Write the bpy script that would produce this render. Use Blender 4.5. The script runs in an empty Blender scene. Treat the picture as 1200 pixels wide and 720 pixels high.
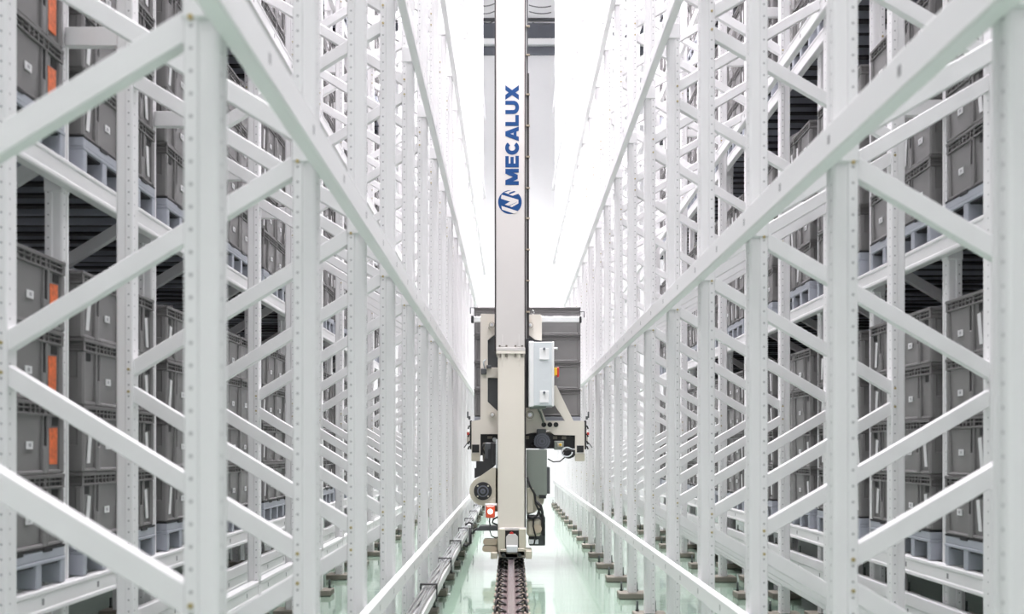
import bpy, bmesh, math, random
from mathutils import Vector, Matrix
random.seed(7)
sc = bpy.context.scene
col = sc.collection
PI = math.pi
BAY = 0.96
FPX = 1021.0
CAMZ = 1.29
U = BAY / FPX
ORD = ['zeroth', 'first', 'second', 'third', 'fourth', 'fifth', 'sixth', 'seventh', 'eighth', 'ninth', 'tenth', 'eleventh',
       'twelfth', 'thirteenth', 'fourteenth', 'fifteenth', 'sixteenth', 'seventeenth', 'eighteenth', 'nineteenth',
       'twentieth', 'twenty-first', 'twenty-second', 'twenty-third']

# ------------------------------------------------------------------ materials
def mat(name, rgb, rough=0.5, metal=0.0, noise=0.0, nscale=6.0, emit=None, spec=0.5):
    m = bpy.data.materials.new(name)
    m.use_nodes = True
    nt = m.node_tree
    b = nt.nodes['Principled BSDF']
    b.inputs['Roughness'].default_value = rough
    b.inputs['Metallic'].default_value = metal
    b.inputs['Specular IOR Level'].default_value = spec
    b.inputs['Base Color'].default_value = (*rgb, 1)
    if noise:
        tc = nt.nodes.new('ShaderNodeTexCoord')
        n = nt.nodes.new('ShaderNodeTexNoise')
        n.inputs['Scale'].default_value = nscale
        n.inputs['Detail'].default_value = 4
        r = nt.nodes.new('ShaderNodeMapRange')
        r.inputs['From Min'].default_value = 0.3
        r.inputs['From Max'].default_value = 0.7
        r.inputs['To Min'].default_value = 1 - noise
        r.inputs['To Max'].default_value = 1 + noise
        mx = nt.nodes.new('ShaderNodeVectorMath')
        mx.operation = 'SCALE'
        mx.inputs[0].default_value = rgb
        nt.links.new(tc.outputs['Object'], n.inputs['Vector'])
        nt.links.new(n.outputs['Fac'], r.inputs['Value'])
        nt.links.new(r.outputs['Result'], mx.inputs['Scale'])
        nt.links.new(mx.outputs['Vector'], b.inputs['Base Color'])
    if emit:
        b.inputs['Emission Color'].default_value = (*emit[0], 1)
        b.inputs['Emission Strength'].default_value = emit[1]
    return m

def mth(nt, op, a, b=None):
    n = nt.nodes.new('ShaderNodeMath')
    n.operation = op
    for i, v in enumerate((a, b)):
        if v is None:
            continue
        if isinstance(v, (int, float)):
            n.inputs[i].default_value = v
        else:
            nt.links.new(v, n.inputs[i])
    return n.outputs[0]

def dotted(name, rgb, dark, mode, rough=0.35):
    """white paint with punched holes: 'column' = a line of round holes every 50 mm at local x=0; 'beam' = short slots"""
    m = mat(name, rgb, rough)
    nt = m.node_tree
    b = nt.nodes['Principled BSDF']
    tc = nt.nodes.new('ShaderNodeTexCoord')
    sp = nt.nodes.new('ShaderNodeSeparateXYZ')
    nt.links.new(tc.outputs['Object'], sp.inputs[0])
    geo = nt.nodes.new('ShaderNodeNewGeometry')
    ns = nt.nodes.new('ShaderNodeSeparateXYZ')
    nt.links.new(geo.outputs['True Normal'], ns.inputs[0])
    if mode == 'column':
        fz = mth(nt, 'MULTIPLY', mth(nt, 'SUBTRACT', mth(nt, 'FRACT', mth(nt, 'MULTIPLY', sp.outputs[2], 20.0)), 0.5), 0.05)
        d2 = mth(nt, 'ADD', mth(nt, 'POWER', fz, 2.0), mth(nt, 'POWER', sp.outputs[0], 2.0))
        hole = mth(nt, 'LESS_THAN', d2, 0.0044 ** 2)
        facing = mth(nt, 'GREATER_THAN', mth(nt, 'ABSOLUTE', ns.outputs[1]), 0.9)
    else:
        fy = mth(nt, 'ABSOLUTE', mth(nt, 'MULTIPLY', mth(nt, 'SUBTRACT', mth(nt, 'FRACT', mth(nt, 'DIVIDE', sp.outputs[1], BAY / 2)), 0.5), BAY / 2))
        az = mth(nt, 'ABSOLUTE', sp.outputs[2])
        hole = mth(nt, 'MULTIPLY', mth(nt, 'LESS_THAN', fy, 0.010), mth(nt, 'LESS_THAN', az, 0.014))
        facing = mth(nt, 'GREATER_THAN', mth(nt, 'ABSOLUTE', ns.outputs[0]), 0.9)
    f = mth(nt, 'MULTIPLY', hole, facing)
    if mode == 'column':
        e2 = mth(nt, 'ADD', mth(nt, 'POWER', fz, 2.0), mth(nt, 'POWER', mth(nt, 'SUBTRACT', sp.outputs[1], 0.0215), 2.0))
        f = mth(nt, 'ADD', f, mth(nt, 'MULTIPLY', mth(nt, 'LESS_THAN', e2, 0.0042 ** 2), mth(nt, 'GREATER_THAN', mth(nt, 'ABSOLUTE', ns.outputs[0]), 0.9)))
    mx = nt.nodes.new('ShaderNodeMix')
    mx.data_type = 'RGBA'
    mx.inputs['A'].default_value = (*rgb, 1)
    mx.inputs['B'].default_value = (*dark, 1)
    nt.links.new(f, mx.inputs['Factor'])
    nt.links.new(mx.outputs['Result'], b.inputs['Base Color'])
    return m

WHITE = (0.745, 0.74, 0.75)
M = {}
M['paint'] = mat('white_paint', WHITE, 0.35, noise=0.02, nscale=9)
M['column'] = dotted('punched_white_paint', WHITE, (0.36, 0.36, 0.37), 'column')
M['beam'] = dotted('slotted_white_paint', (0.80, 0.795, 0.805), (0.25, 0.25, 0.26), 'beam')
M['brass'] = mat('zinc_bolt', (0.42, 0.34, 0.16), 0.35, 0.6)
M['bolt'] = mat('dark_bolt', (0.05, 0.06, 0.06), 0.4, 0.5)
M['plate'] = mat('base_plate_grey', (0.20, 0.185, 0.155), 0.6, noise=0.15)
M['crate'] = mat('crate_grey', (0.205, 0.2, 0.2), 0.25, noise=0.08, nscale=4)
M['crate_rim'] = mat('crate_rim_grey', (0.145, 0.14, 0.14), 0.35)
M['hole'] = mat('hollow_black', (0.015, 0.015, 0.016), 0.6)
M['pallet'] = mat('pallet_bluegrey', (0.37, 0.39, 0.44), 0.4, noise=0.05)
M['black'] = mat('rubber_and_shade_black', (0.018, 0.018, 0.020), 0.5)
M['label'] = mat('label_white', (0.70, 0.70, 0.71), 0.4)
M['ink'] = mat('label_ink', (0.35, 0.35, 0.37), 0.5)
M['orange'] = mat('label_orange', (0.72, 0.15, 0.04), 0.4, noise=0.25, nscale=40)
M['cream'] = mat('crane_cream', (0.71, 0.67, 0.60), 0.4, noise=0.015, nscale=2)
M['mast'] = mat('mast_white', (0.58, 0.56, 0.545), 0.38, noise=0.01, nscale=2)
M['beige'] = mat('gearbox_beige', (0.52, 0.49, 0.40), 0.45, noise=0.04)
M['tan'] = mat('roller_tan', (0.45, 0.38, 0.29), 0.45)
M['blue'] = mat('print_blue', (0.001, 0.048, 0.18), 0.55, spec=0.25)
M['cab'] = mat('cabinet_grey', (0.60, 0.64, 0.66), 0.35)
M['cabedge'] = mat('cabinet_edge', (0.76, 0.77, 0.77), 0.35)
M['panelgrey'] = mat('panel_greengrey', (0.20, 0.225, 0.20), 0.5)
M['dkgrey'] = mat('dark_grey', (0.075, 0.08, 0.085), 0.45)
M['motor'] = mat('motor_blue_grey', (0.13, 0.14, 0.17), 0.4, 0.3)
M['steel'] = mat('steel', (0.55, 0.56, 0.57), 0.25, 0.9)
M['alu'] = mat('aluminium', (0.78, 0.79, 0.79), 0.3, 0.4)
M['red'] = mat('red_plastic', (0.55, 0.03, 0.02), 0.35)
M['lampred'] = mat('lamp_housing_red', (0.75, 0.10, 0.04), 0.35)
M['yellow'] = mat('yellow_plastic', (0.85, 0.52, 0.03), 0.4)
M['lamp'] = mat('lit_lens', (1, 0.9, 0.85), 0.3, emit=((1.0, 0.78, 0.7), 2.0))
M['rail'] = mat('rail_steel', (0.26, 0.20, 0.205), 0.35, 0.5, noise=0.15, nscale=14)
M['railhead'] = mat('rail_polished', (0.36, 0.30, 0.32), 0.22, 0.7)
M['tie'] = mat('tie_brown', (0.25, 0.20, 0.16), 0.55, noise=0.2, nscale=12)
M['clip'] = mat('spring_clip', (0.05, 0.045, 0.045), 0.35, 0.4)
M['girt'] = mat('wall_white', (0.80, 0.81, 0.81), 0.5)
M['slate'] = mat('wall_slate', (0.105, 0.115, 0.135), 0.55, noise=0.03)
M['clad'] = mat('cladding_grey', (0.30, 0.30, 0.31), 0.6, noise=0.03)
M['ceil'] = mat('ceiling_white', (0.8, 0.8, 0.8), 0.7)

def floor_mat():
    m = mat('green_epoxy', (0.50, 0.68, 0.57), 0.1)
    nt = m.node_tree
    b = nt.nodes['Principled BSDF']
    tc = nt.nodes.new('ShaderNodeTexCoord')
    n = nt.nodes.new('ShaderNodeTexNoise')
    n.inputs['Scale'].default_value = 1.1
    n.inputs['Detail'].default_value = 5
    cr = nt.nodes.new('ShaderNodeValToRGB')
    cr.color_ramp.elements[0].color = (0.21, 0.305, 0.235, 1)
    cr.color_ramp.elements[1].color = (0.27, 0.37, 0.30, 1)
    nt.links.new(tc.outputs['Object'], n.inputs['Vector'])
    nt.links.new(n.outputs['Fac'], cr.inputs['Fac'])
    nt.links.new(cr.outputs['Color'], b.inputs['Base Color'])
    n2 = nt.nodes.new('ShaderNodeTexNoise')
    n2.inputs['Scale'].default_value = 3.0
    n2.inputs['Detail'].default_value = 2
    bp = nt.nodes.new('ShaderNodeBump')
    mp = nt.nodes.new('ShaderNodeMapping')
    mp.inputs['Scale'].default_value = (.35, 2.6, 1)
    bp.inputs['Strength'].default_value = 0.05
    bp.inputs['Distance'].default_value = 0.05
    nt.links.new(tc.outputs['Object'], mp.inputs['Vector'])
    nt.links.new(mp.outputs['Vector'], n2.inputs['Vector'])
    nt.links.new(n2.outputs['Fac'], bp.inputs['Height'])
    nt.links.new(bp.outputs['Normal'], b.inputs['Normal'])
    b.inputs['Coat Weight'].default_value = 0.6
    b.inputs['Coat Roughness'].default_value = 0.05
    return m
M['floor'] = floor_mat()

# ------------------------------------------------------------------ mesh builder
class MB:
    def __init__(self):
        self.v, self.f, self.mi, self.sm, self.ms = [], [], [], [], []
    def _m(self, m):
        if m not in self.ms:
            self.ms.append(m)
        return self.ms.index(m)
    def add(self, vs, fs, m, smooth=False):
        o = len(self.v)
        self.v += [tuple(p) for p in vs]
        k = self._m(m)
        for f in fs:
            self.f.append(tuple(o + i for i in f))
            self.mi.append(k)
            self.sm.append(smooth)
        return self
    def box(self, x0, x1, y0, y1, z0, z1, m, ch=0.0):
        x0, x1 = min(x0, x1), max(x0, x1); y0, y1 = min(y0, y1), max(y0, y1); z0, z1 = min(z0, z1), max(z0, z1)
        if ch > 0:
            c = min(ch, (x1 - x0) / 3, (y1 - y0) / 3, (z1 - z0) / 3)
            vs = []; idx = {}
            for ix, X in ((0, x0), (1, x1)):
                for iy, Y in ((0, y0), (1, y1)):
                    for iz, Z in ((0, z0), (1, z1)):
                        sx, sy, sz = (1 if ix == 0 else -1), (1 if iy == 0 else -1), (1 if iz == 0 else -1)
                        idx[ix, iy, iz, 0] = len(vs); vs.append((X, Y + sy * c, Z + sz * c))
                        idx[ix, iy, iz, 1] = len(vs); vs.append((X + sx * c, Y, Z + sz * c))
                        idx[ix, iy, iz, 2] = len(vs); vs.append((X + sx * c, Y + sy * c, Z))
            q = [(0, 0), (0, 1), (1, 1), (1, 0)]
            fs = []
            for s in (0, 1):
                fs.append([idx[s, a, b, 0] for a, b in q]); fs.append([idx[a, s, b, 1] for a, b in q]); fs.append([idx[a, b, s, 2] for a, b in q])
            for a in (0, 1):
                for b in (0, 1):
                    fs.append([idx[0, a, b, 1], idx[0, a, b, 2], idx[1, a, b, 2], idx[1, a, b, 1]])
                    fs.append([idx[a, 0, b, 0], idx[a, 0, b, 2], idx[a, 1, b, 2], idx[a, 1, b, 0]])
                    fs.append([idx[a, b, 0, 0], idx[a, b, 0, 1], idx[a, b, 1, 1], idx[a, b, 1, 0]])
                    for d in (0, 1):
                        fs.append([idx[a, b, d, 0], idx[a, b, d, 1], idx[a, b, d, 2]])
            return self.add(vs, fs, m)
        vs = [(x0, y0, z0), (x1, y0, z0), (x1, y1, z0), (x0, y1, z0), (x0, y0, z1), (x1, y0, z1), (x1, y1, z1), (x0, y1, z1)]
        return self.add(vs, [(0, 3, 2, 1), (4, 5, 6, 7), (0, 1, 5, 4), (1, 2, 6, 5), (2, 3, 7, 6), (3, 0, 4, 7)], m)
    def prism(self, poly, lo, hi, m, axis='y', smooth=False):
        """poly: 2D outline; axis 'y': (x,z) outline extruded along y; 'z': (x,y) along z; 'x': (y,z) along x"""
        n = len(poly)
        def p(a, b, t):
            return (a, t, b) if axis == 'y' else ((a, b, t) if axis == 'z' else (t, a, b))
        vs = [p(a, b, lo) for a, b in poly] + [p(a, b, hi) for a, b in poly]
        self.add(vs, [tuple(range(n)), tuple(range(2 * n - 1, n - 1, -1))], m)
        o = len(self.v) - 2 * n
        k = self._m(m)
        for i in range(n):
            j = (i + 1) % n
            self.f.append((o + i, o + j, o + n + j, o + n + i)); self.mi.append(k); self.sm.append(smooth)
        return self
    def cyl(self, c, r, lo, hi, m, axis='y', n=20, r2=None, smooth=True):
        r2 = r if r2 is None else r2
        def p(a, b, t):
            return {'y': (c[0] + a, t, c[1] + b), 'z': (c[0] + a, c[1] + b, t), 'x': (t, c[0] + a, c[1] + b)}[axis]
        vs = [p(r * math.cos(2 * PI * i / n), r * math.sin(2 * PI * i / n), lo) for i in range(n)]
        vs += [p(r2 * math.cos(2 * PI * i / n), r2 * math.sin(2 * PI * i / n), hi) for i in range(n)]
        self.add(vs, [tuple(range(n)), tuple(range(n, 2 * n))], m)
        o = len(self.v) - 2 * n; k = self._m(m)
        for i in range(n):
            j = (i + 1) % n
            self.f.append((o + i, o + j, o + n + j, o + n + i)); self.mi.append(k); self.sm.append(smooth)
        return self
    def bar(self, a, b, w, h, m, up=(0, 1, 0)):
        """rectangular bar from a to b; w across `up` direction, h along the third"""
        a, b = Vector(a), Vector(b)
        d = (b - a).normalized(); u = Vector(up); u = (u - d * u.dot(d)).normalized(); t = d.cross(u)
        vs = []
        for p in (a, b):
            for s1, s2 in ((-1, -1), (1, -1), (1, 1), (-1, 1)):
                vs.append(p + u * (s1 * w / 2) + t * (s2 * h / 2))
        return self.add(vs, [(0, 1, 2, 3), (4, 7, 6, 5), (0, 4, 5, 1), (1, 5, 6, 2), (2, 6, 7, 3), (3, 7, 4, 0)], m)
    def tube(self, pts, r, m, n=8):
        pts = [Vector(p) for p in pts]
        rings = []; prev = None
        for i, p in enumerate(pts):
            d = (pts[min(i + 1, len(pts) - 1)] - pts[max(i - 1, 0)]).normalized()
            if prev is None:
                u = d.orthogonal().normalized()
            else:
                u = (prev - d * prev.dot(d)).normalized()
            prev = u; w = d.cross(u)
            rings.append([p + (u * math.cos(2 * PI * k / n) + w * math.sin(2 * PI * k / n)) * r for k in range(n)])
        vs = [q for rg in rings for q in rg]; fs = []
        for i in range(len(rings) - 1):
            for k in range(n):
                j = (k + 1) % n
                fs.append((i * n + k, i * n + j, (i + 1) * n + j, (i + 1) * n + k))
        fs += [tuple(range(n)), tuple(range((len(rings) - 1) * n, len(rings) * n))]
        return self.add(vs, fs, m, True)
    def merge(self, other, off, rot180=False):
        s = -1 if rot180 else 1
        o = len(self.v)
        self.v += [(off[0] + s * x, off[1] + s * y, off[2] + z) for x, y, z in other.v]
        for f, mi, sm in zip(other.f, other.mi, other.sm):
            self.f.append(tuple(o + i for i in f)); self.mi.append(self._m(other.ms[mi])); self.sm.append(sm)
        return self
    def mesh(self, name, origin=(0, 0, 0)):
        me = bpy.data.meshes.new(name)
        ox, oy, oz = origin
        me.from_pydata([(x - ox, y - oy, z - oz) for x, y, z in self.v], [], self.f)
        for m in self.ms:
            me.materials.append(M[m])
        me.polygons.foreach_set('material_index', self.mi)
        me.polygons.foreach_set('use_smooth', self.sm)
        bm = bmesh.new(); bm.from_mesh(me)
        bmesh.ops.recalc_face_normals(bm, faces=bm.faces)
        bm.to_mesh(me); bm.free()
        me.update()
        return me
    def build(self, name, parent=None, origin=(0, 0, 0), loc=None):
        o = bpy.data.objects.new(name, self.mesh(name, origin))
        col.objects.link(o)
        o.location = origin if loc is None else loc
        if parent is not None:
            o.parent = parent
        return o

def put(name, me, parent=None, loc=(0, 0, 0), rz=0.0):
    o = bpy.data.objects.new(name, me)
    col.objects.link(o)
    o.location = loc
    o.rotation_euler.z = rz
    if parent is not None:
        o.parent = parent
    return o

def tag(o, label, cat, group=None, kind=None):
    o['label'] = label; o['category'] = cat
    if group: o['group'] = group
    if kind: o['kind'] = kind
    return o

def empty(name, loc=(0, 0, 0)):
    o = bpy.data.objects.new(name, None)
    col.objects.link(o)
    o.location = loc
    o.empty_display_size = 0.2
    return o

def copy_tree(o, parent=None):
    c = o.copy()
    col.objects.link(c)
    c.parent = parent
    for ch in list(o.children):
        copy_tree(ch, c)
    return c

# ------------------------------------------------------------------ racks: dimensions (from the photograph)
TOP = 12.3
SIDES = {
    # s: +1 when the aisle lies towards +x of this rack
    'duct': dict(s=1, ph=0.0, p1=-0.706, p2=-1.686, p3=-2.041, p4=-3.02, cf=0.896, half=0.698, rc=1.594,
                 lev=[0.714, 2.552, 4.384, 6.25, 8.12, 10.0], pal=-1.937, name='cable duct side'),
    'cabinet': dict(s=-1, ph=-0.16, p1=1.070, p2=2.047, p3=2.391, p4=3.37, cf=0.896, half=0.671, rc=1.567,
                    lev=[0.681, 2.428, 4.384, 6.25, 8.12, 10.0], pal=2.285, name='cabinet side'),
}
PLATE_T = 0.052
NB = 21   # frames up to this bay index

def column_mesh(dirx):
    """omega upright; local x=0 is the line of holes, +dirx points to its closed face"""
    prof = [(-.017, .004), (-.013, 0), (.013, 0), (.0175, .007), (.050, .007), (.057, .010), (.061, .017), (.061, .026),
            (.056, .030), (.056, .042), (.061, .046), (.061, .060), (-.017, .060)]
    return MB().prism([(dirx * x, y) for x, y in prof], PLATE_T, TOP, 'column', axis='z').mesh('column')

def brace_mesh(x0, z0, x1, z1, ymid):
    b = MB()
    a, c = Vector((x0, ymid, z0)), Vector((x1, ymid, z1))
    d = (c - a).normalized()
    u = Vector((0, 1, 0)); t = d.cross(u)
    prof = [(-.017, -.031), (.014, -.031), (.017, -.028), (.017, .028), (.014, .031), (-.017, .031)]
    prof = [(-p, q) for p, q in prof]
    vs = []
    for p in (a, c):
        vs += [p + u * i + t * j for i, j in prof]
    n = len(prof)
    b.add(vs, [tuple(range(n)), tuple(range(n, 2 * n))] + [(i, (i + 1) % n, n + (i + 1) % n, n + i) for i in range(n)], 'paint')
    return b

def frame_proto(S, far):
    """origin at the floor under the aisle-side column's line of holes"""
    s = S['s']
    xf = 0.0
    xr = (S['p4'] - S['p3']) if far else (S['p2'] - S['p1'])
    root = empty('upright_frame')
    put('column', column_mesh(s), root, (xf, 0, 0))
    put('column', column_mesh(-s), root, (xr, 0, 0))
    half = S['half']; g = 0.049
    # zigzag nodes
    cf = S['cf']; rc = S['rc']
    if far:
        cf, rc = rc - 0.35, cf - 0.35 + half * 0
        rc = cf - half
    z = cf
    while z - 2 * half > 0.1:
        z -= 2 * half
    nodes = []
    k = 0
    zz = z if not far else z
    side = 0
    while zz < TOP - 0.1:
        nodes.append((side, zz)); zz += half; side = 1 - side
    if not far and nodes[0][1] - half > 0.12:
        nodes.insert(0, (1, nodes[0][1] - half))
    meshes = {}
    for (sa, za), (sb, zb) in zip(nodes[:-1], nodes[1:]):
        xa, xb = (xf if sa == 0 else xr), (xf if sb == 0 else xr)
        za, zb = za + g, zb - g
        if (sa) not in meshes:
            b = brace_mesh(xa, 0, xb, zb - za, 0.030)
            for (xx, z_) in ((xa, 0), (xb, zb - za)):
                b.cyl((xx, z_), 0.0065, -0.005, 0.002, 'brass', 'y', 6, smooth=False)
            meshes[sa] = b.mesh('brace')
        put('brace', meshes[sa], root, (0, 0, za))
    # base plates
    bp = MB().box(-.122, .122, -.05, .13, .004, PLATE_T, 'plate', .004).mesh('base_plate')
    ab = MB().cyl((0, 0), .008, 0.002, .13, 'bolt', 'z', 8).cyl((0, 0), .014, PLATE_T, PLATE_T + .014, 'bolt', 'z', 6, smooth=False).mesh('anchor_bolt')
    for x in (xf, xr):
        p = put('base_plate', bp, root, (x + (0.02 * s if x == xf else -0.02 * s), 0, 0))
        for dx in ((-.05, .085) if not far else (-.095,)):
            put('anchor_bolt', ab, p, (dx * s, .10, 0))
    # brackets that hold the beams
    if not far:
        for h in S['b1'][1:]:
            br = S.setdefault('_br', MB().box(-.019 * s, .064 * s, -.004, .064, -.018 if s > 0 else -.040, .085 if s > 0 else .060, 'paint', .004).mesh('beam_bracket'))
            put('beam_bracket', br, root, (xf, 0, h))
        sp = (S['p3'] - S['p2'])
        rs = MB().box(0.02 * -s, sp + .066 * s, .015, .05, -.042, .042, 'paint', .003).mesh('row_spacer')
        for h in (3.12, 5.08, 7.0, 8.9):
            put('row_spacer', rs, root, (xr, 0, h))
    else:
        br = MB().box(-.019 * s, .064 * s, -.004, .064, -.075, .05, 'paint', .004).mesh('beam_bracket')
        for h in S['lev'][1:]:
            put('beam_bracket', br, root, (xf, 0, h - .05))
    return root

# levels of the aisle beams (centre height) per side
SIDES['duct']['b1'] = [0.548, 2.259, 3.87, 5.42, 7.2, 9.0]
SIDES['cabinet']['b1'] = [0.548, 2.229, 3.975, 5.66, 7.4, 9.2]

LEVW = ['ground level', 'second level', 'third level', 'fourth level', 'fifth level', 'sixth level']

for key, S in SIDES.items():
    s = S['s']
    for far in (False, True):
        proto = frame_proto(S, far)
        first = True
        lo, hi = (2, NB) if not far else ((4 if key == 'duct' else 5), 14)
        x = S['p3'] if far else S['p1']
        for i, n in enumerate(range(lo, hi + 1)):
            o = proto if first else copy_tree(proto)
            first = False
            o.location = (x, (n + S['ph']) * BAY, 0)
            if far:
                tag(o, f"white rear upright frame behind the crates, {ORD[i+1]} from the camera, {S['name']}", 'rack frame', f"rear upright frames on the {S['name']}")
            else:
                tag(o, f"white upright frame with zigzag braces beside the aisle, {ORD[i+1]} from the camera, {S['name']}", 'rack frame', f"aisle upright frames on the {S['name']}")
    # beams along the aisle
    def beam(xa, xb, z0, z1, label, grp, y0=1.2, y1=NB * BAY + .2, m='beam', lip=True):
        b = MB()
        zc = (z0 + z1) / 2; h = (z1 - z0) / 2
        f = 1 if xb > xa else -1        # xa = aisle face, xb = rear
        pts = [(xa, -h + .006), (xa + f * .005, -h), (xb, -h), (xb, h), (xa + f * .005, h), (xa, h - .006), (xa, .035), (xa + f * .004, .028), (xa + f * .004, -.028), (xa, -.035)]
        if not lip: pts = pts[:6]
        b.prism([(px, zc + pz) for px, pz in pts], y0, y1, m, 'y')
        o = b.build('rack_beam', None, origin=(xa, 0.0, zc))
        tag(o, label, 'rack beam', grp, 'thing')
        return o
    inner1 = S['p1'] + s * .061
    for i, zc in enumerate(S['b1']):
        h = 0.043 if i == 0 else 0.0505
        nm = ['low above the floor', 'just above head height', 'second above head height', 'third above head height', 'fourth above head height', 'topmost'][i]
        beam(inner1 + s * (.047 if i else .032), inner1, zc - h, zc + h, f"white slotted beam {nm} along the aisle face, {S['name']}", 'beams along the aisle', lip=False)
    x2 = S['p2'] - s * .061
    beam(S['p2'] + s * .017, S['p2'] + s * .017 - s * .05, .30, .42, f"low white beam between inner and rear racks near the floor, {S['name']}", 'beams between the racks')
    for i, zc in enumerate((4.14, 6.0, 7.9)):
        beam(S['p2'] + s * .06, S['p2'] + s * .019, zc - .05, zc + .05, f"white beam along the inner columns, {ORD[i+1]} above head height, {S['name']}", 'beams between the racks')
    x3 = S['p3'] + s * .061
    beam(x3 + s * .04, x3, .25, .46, f"deep white plinth beam under the rear rack, {S['name']}", 'rear rack beams')
    for i, zc in enumerate(S['lev']):
        beam(x3 + s * .05, x3, zc - .108, zc - .001, f"white load beam under the {LEVW[i]} pallets, rear rack, {S['name']}", 'rear rack beams', m='beam' if i == 0 else 'paint')

# ------------------------------------------------------------------ pallets and crates
CW, CD, CH = 0.40, 0.60, 0.305     # crate: along the aisle, into the rack, height

def crate_parts(flip, smooth_side=False):
    """crate with its short face on +x. flip=+1: the hand hole sits at -y, -1: at +y"""
    f = flip
    Y = lambda t: f * (-.2 + t)
    body = MB()
    # slightly tapered tub
    lo, hi = (.281, .186), (.288, .190)
    vs = []
    for (a, b), z in ((lo, .0), (hi, .245)):
        vs += [(-a, -b, z), (a, -b, z), (a, b, z), (-a, b, z)]
    body.add(vs, [(0, 3, 2, 1), (4, 5, 6, 7), (0, 1, 5, 4), (1, 2, 6, 5), (2, 3, 7, 6), (3, 0, 4, 7)], 'crate')
    body.box(-.293, .293, -.195, .195, 0, .018, 'crate', .004)
    for sx in (-1, 1):
        for sy in (-1, 1):
            body.box(sx * .262, sx * .298, sy * .168, sy * .198, 0, .245, 'crate', .008)
            if not smooth_side: body.box(sx * .185, sx * .297, sy * .17, sy * .1975, .0, .125, 'crate', .006)
        # ribs on the short faces
        body.box(sx * .28, sx * .298, Y(.128), Y(.142), 0, .250, 'crate', .004)
        body.box(sx * .28, sx * .2905, Y(.142), Y(.164), .115, .245, 'hole')
        body.box(sx * .28, sx * .298, Y(.142), Y(.172), 0, .118, 'crate', .004)
        body.box(sx * .28, sx * .2955, Y(.164), Y(.172), .11, .245, 'crate', .003)
        body.box(sx * .28, sx * .297, Y(.172), Y(.385), .0, .014, 'crate', .003)
    for sy in (-1, 1):
        for x in () if smooth_side else (-.17, -.06, .06, .17):
            body.box(x - .007, x + .007, sy * .18, sy * .1965, 0, .245, 'crate', .003)
    body.box(.2855, .2895, Y(.042), Y(.088), .203, .240, 'hole')
    rim = MB()
    rim.box(-.290, .290, -.191, .191, .243, CH - .004, 'crate_rim')
    for z0, z1, e in ((.243, .253, .2985), (CH - .018, CH - .001, .300), (.270, .276, .2975)):
        for sx in (-1, 1):
            rim.box(sx * .286, sx * e, -.1 - e + .2, .1 + e - .2, z0, z1, 'crate_rim', .002)
            rim.box(-e, e, sx * .186, sx * (e - .1), z0, z1, 'crate_rim', .002)
    pk = [.02, .125, .16, .200, .235, .27, .38]
    for sx in (-1, 1):
        for t in pk:
            rim.box(sx * .286, sx * .2975, Y(t) - .005, Y(t) + .005, .245, CH - .005, 'crate_rim')
        for t in () if smooth_side else [.02 + .56 * k / 8 for k in range(9)]:
            rim.box(-.29 + t, -.29 + t + .008, sx * .186, sx * .1965, .245, CH - .005, 'crate_rim')
    for t0, t1 in ((.166, .193), (.207, .228), (.242, .263), (.277, .30), (.315, .34)):
        for z0, z1 in ((.255, .2695), (.277, .287)):
            rim.box(.288, .2908, Y(t0), Y(t1), z0, z1, 'hole')
    for t0, t1 in ((.03, .06), (.068, .09), (.097, .12)):
        rim.box(.288, .2908, Y(t0), Y(t1), .277, .287, 'hole'); rim.box(.288, .2908, Y(t0), Y(t1), .255, .269, 'hole')
    lab = MB()
    lab.box(.2865, .2905, Y(.240), Y(.288), .104, .136, 'label')
    lab.box(.2905, .2912, Y(.254), Y(.272), .113, .128, 'ink')
    card = MB(); ocard = MB()
    for c, mm in ((card, 'label'), (ocard, 'orange')):
        w_ = .062 if mm == 'orange' else .030
        a_ = .050 if mm == 'orange' else .052
        k_ = 0.0 if mm == 'orange' else .020
        c.add([(.2895, Y(a_), .04), (.2895, Y(a_ + w_), .04), (.2905, Y(a_ + w_ + k_), .192), (.2905, Y(a_ + k_), .196),
               (.2865, Y(a_), .04), (.2865, Y(a_ + w_), .04), (.2875, Y(a_ + w_ + k_), .192), (.2875, Y(a_ + k_), .196)],
              [(0, 1, 2, 3), (4, 7, 6, 5), (0, 4, 5, 1), (1, 5, 6, 2), (2, 6, 7, 3), (3, 7, 4, 0)], mm)
    return body, rim, lab, card, ocard

CR = {}
for f in (1, -1, 2):
    b, r, l, c, oc = crate_parts(1 if f == 2 else f, f == 2)
    one = MB().merge(b, (0, 0, 0)).merge(r, (0, 0, 0)).merge(l, (0, 0, 0)).merge(c, (0, 0, 0))
    CR[f] = dict(body=b.mesh('plastic_crate'), rim=r.mesh('rim'), label=l.mesh('barcode_label'), card=c.mesh('paper_card'),
                 ocard=oc.mesh('paper_card'), one=one.mesh('plastic_crate'), mb=one)
# label directions matter little for the rear crates: a plain tub
plain = MB().box(-.29, .29, -.19, .19, 0, .245, 'crate').box(-.298, .298, -.198, .198, .245, .256, 'crate_rim').box(-.288, .288, -.188, .188, .25, .29, 'crate_rim').box(-.3, .3, -.2, .2, .288, .304, 'crate_rim')

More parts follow.
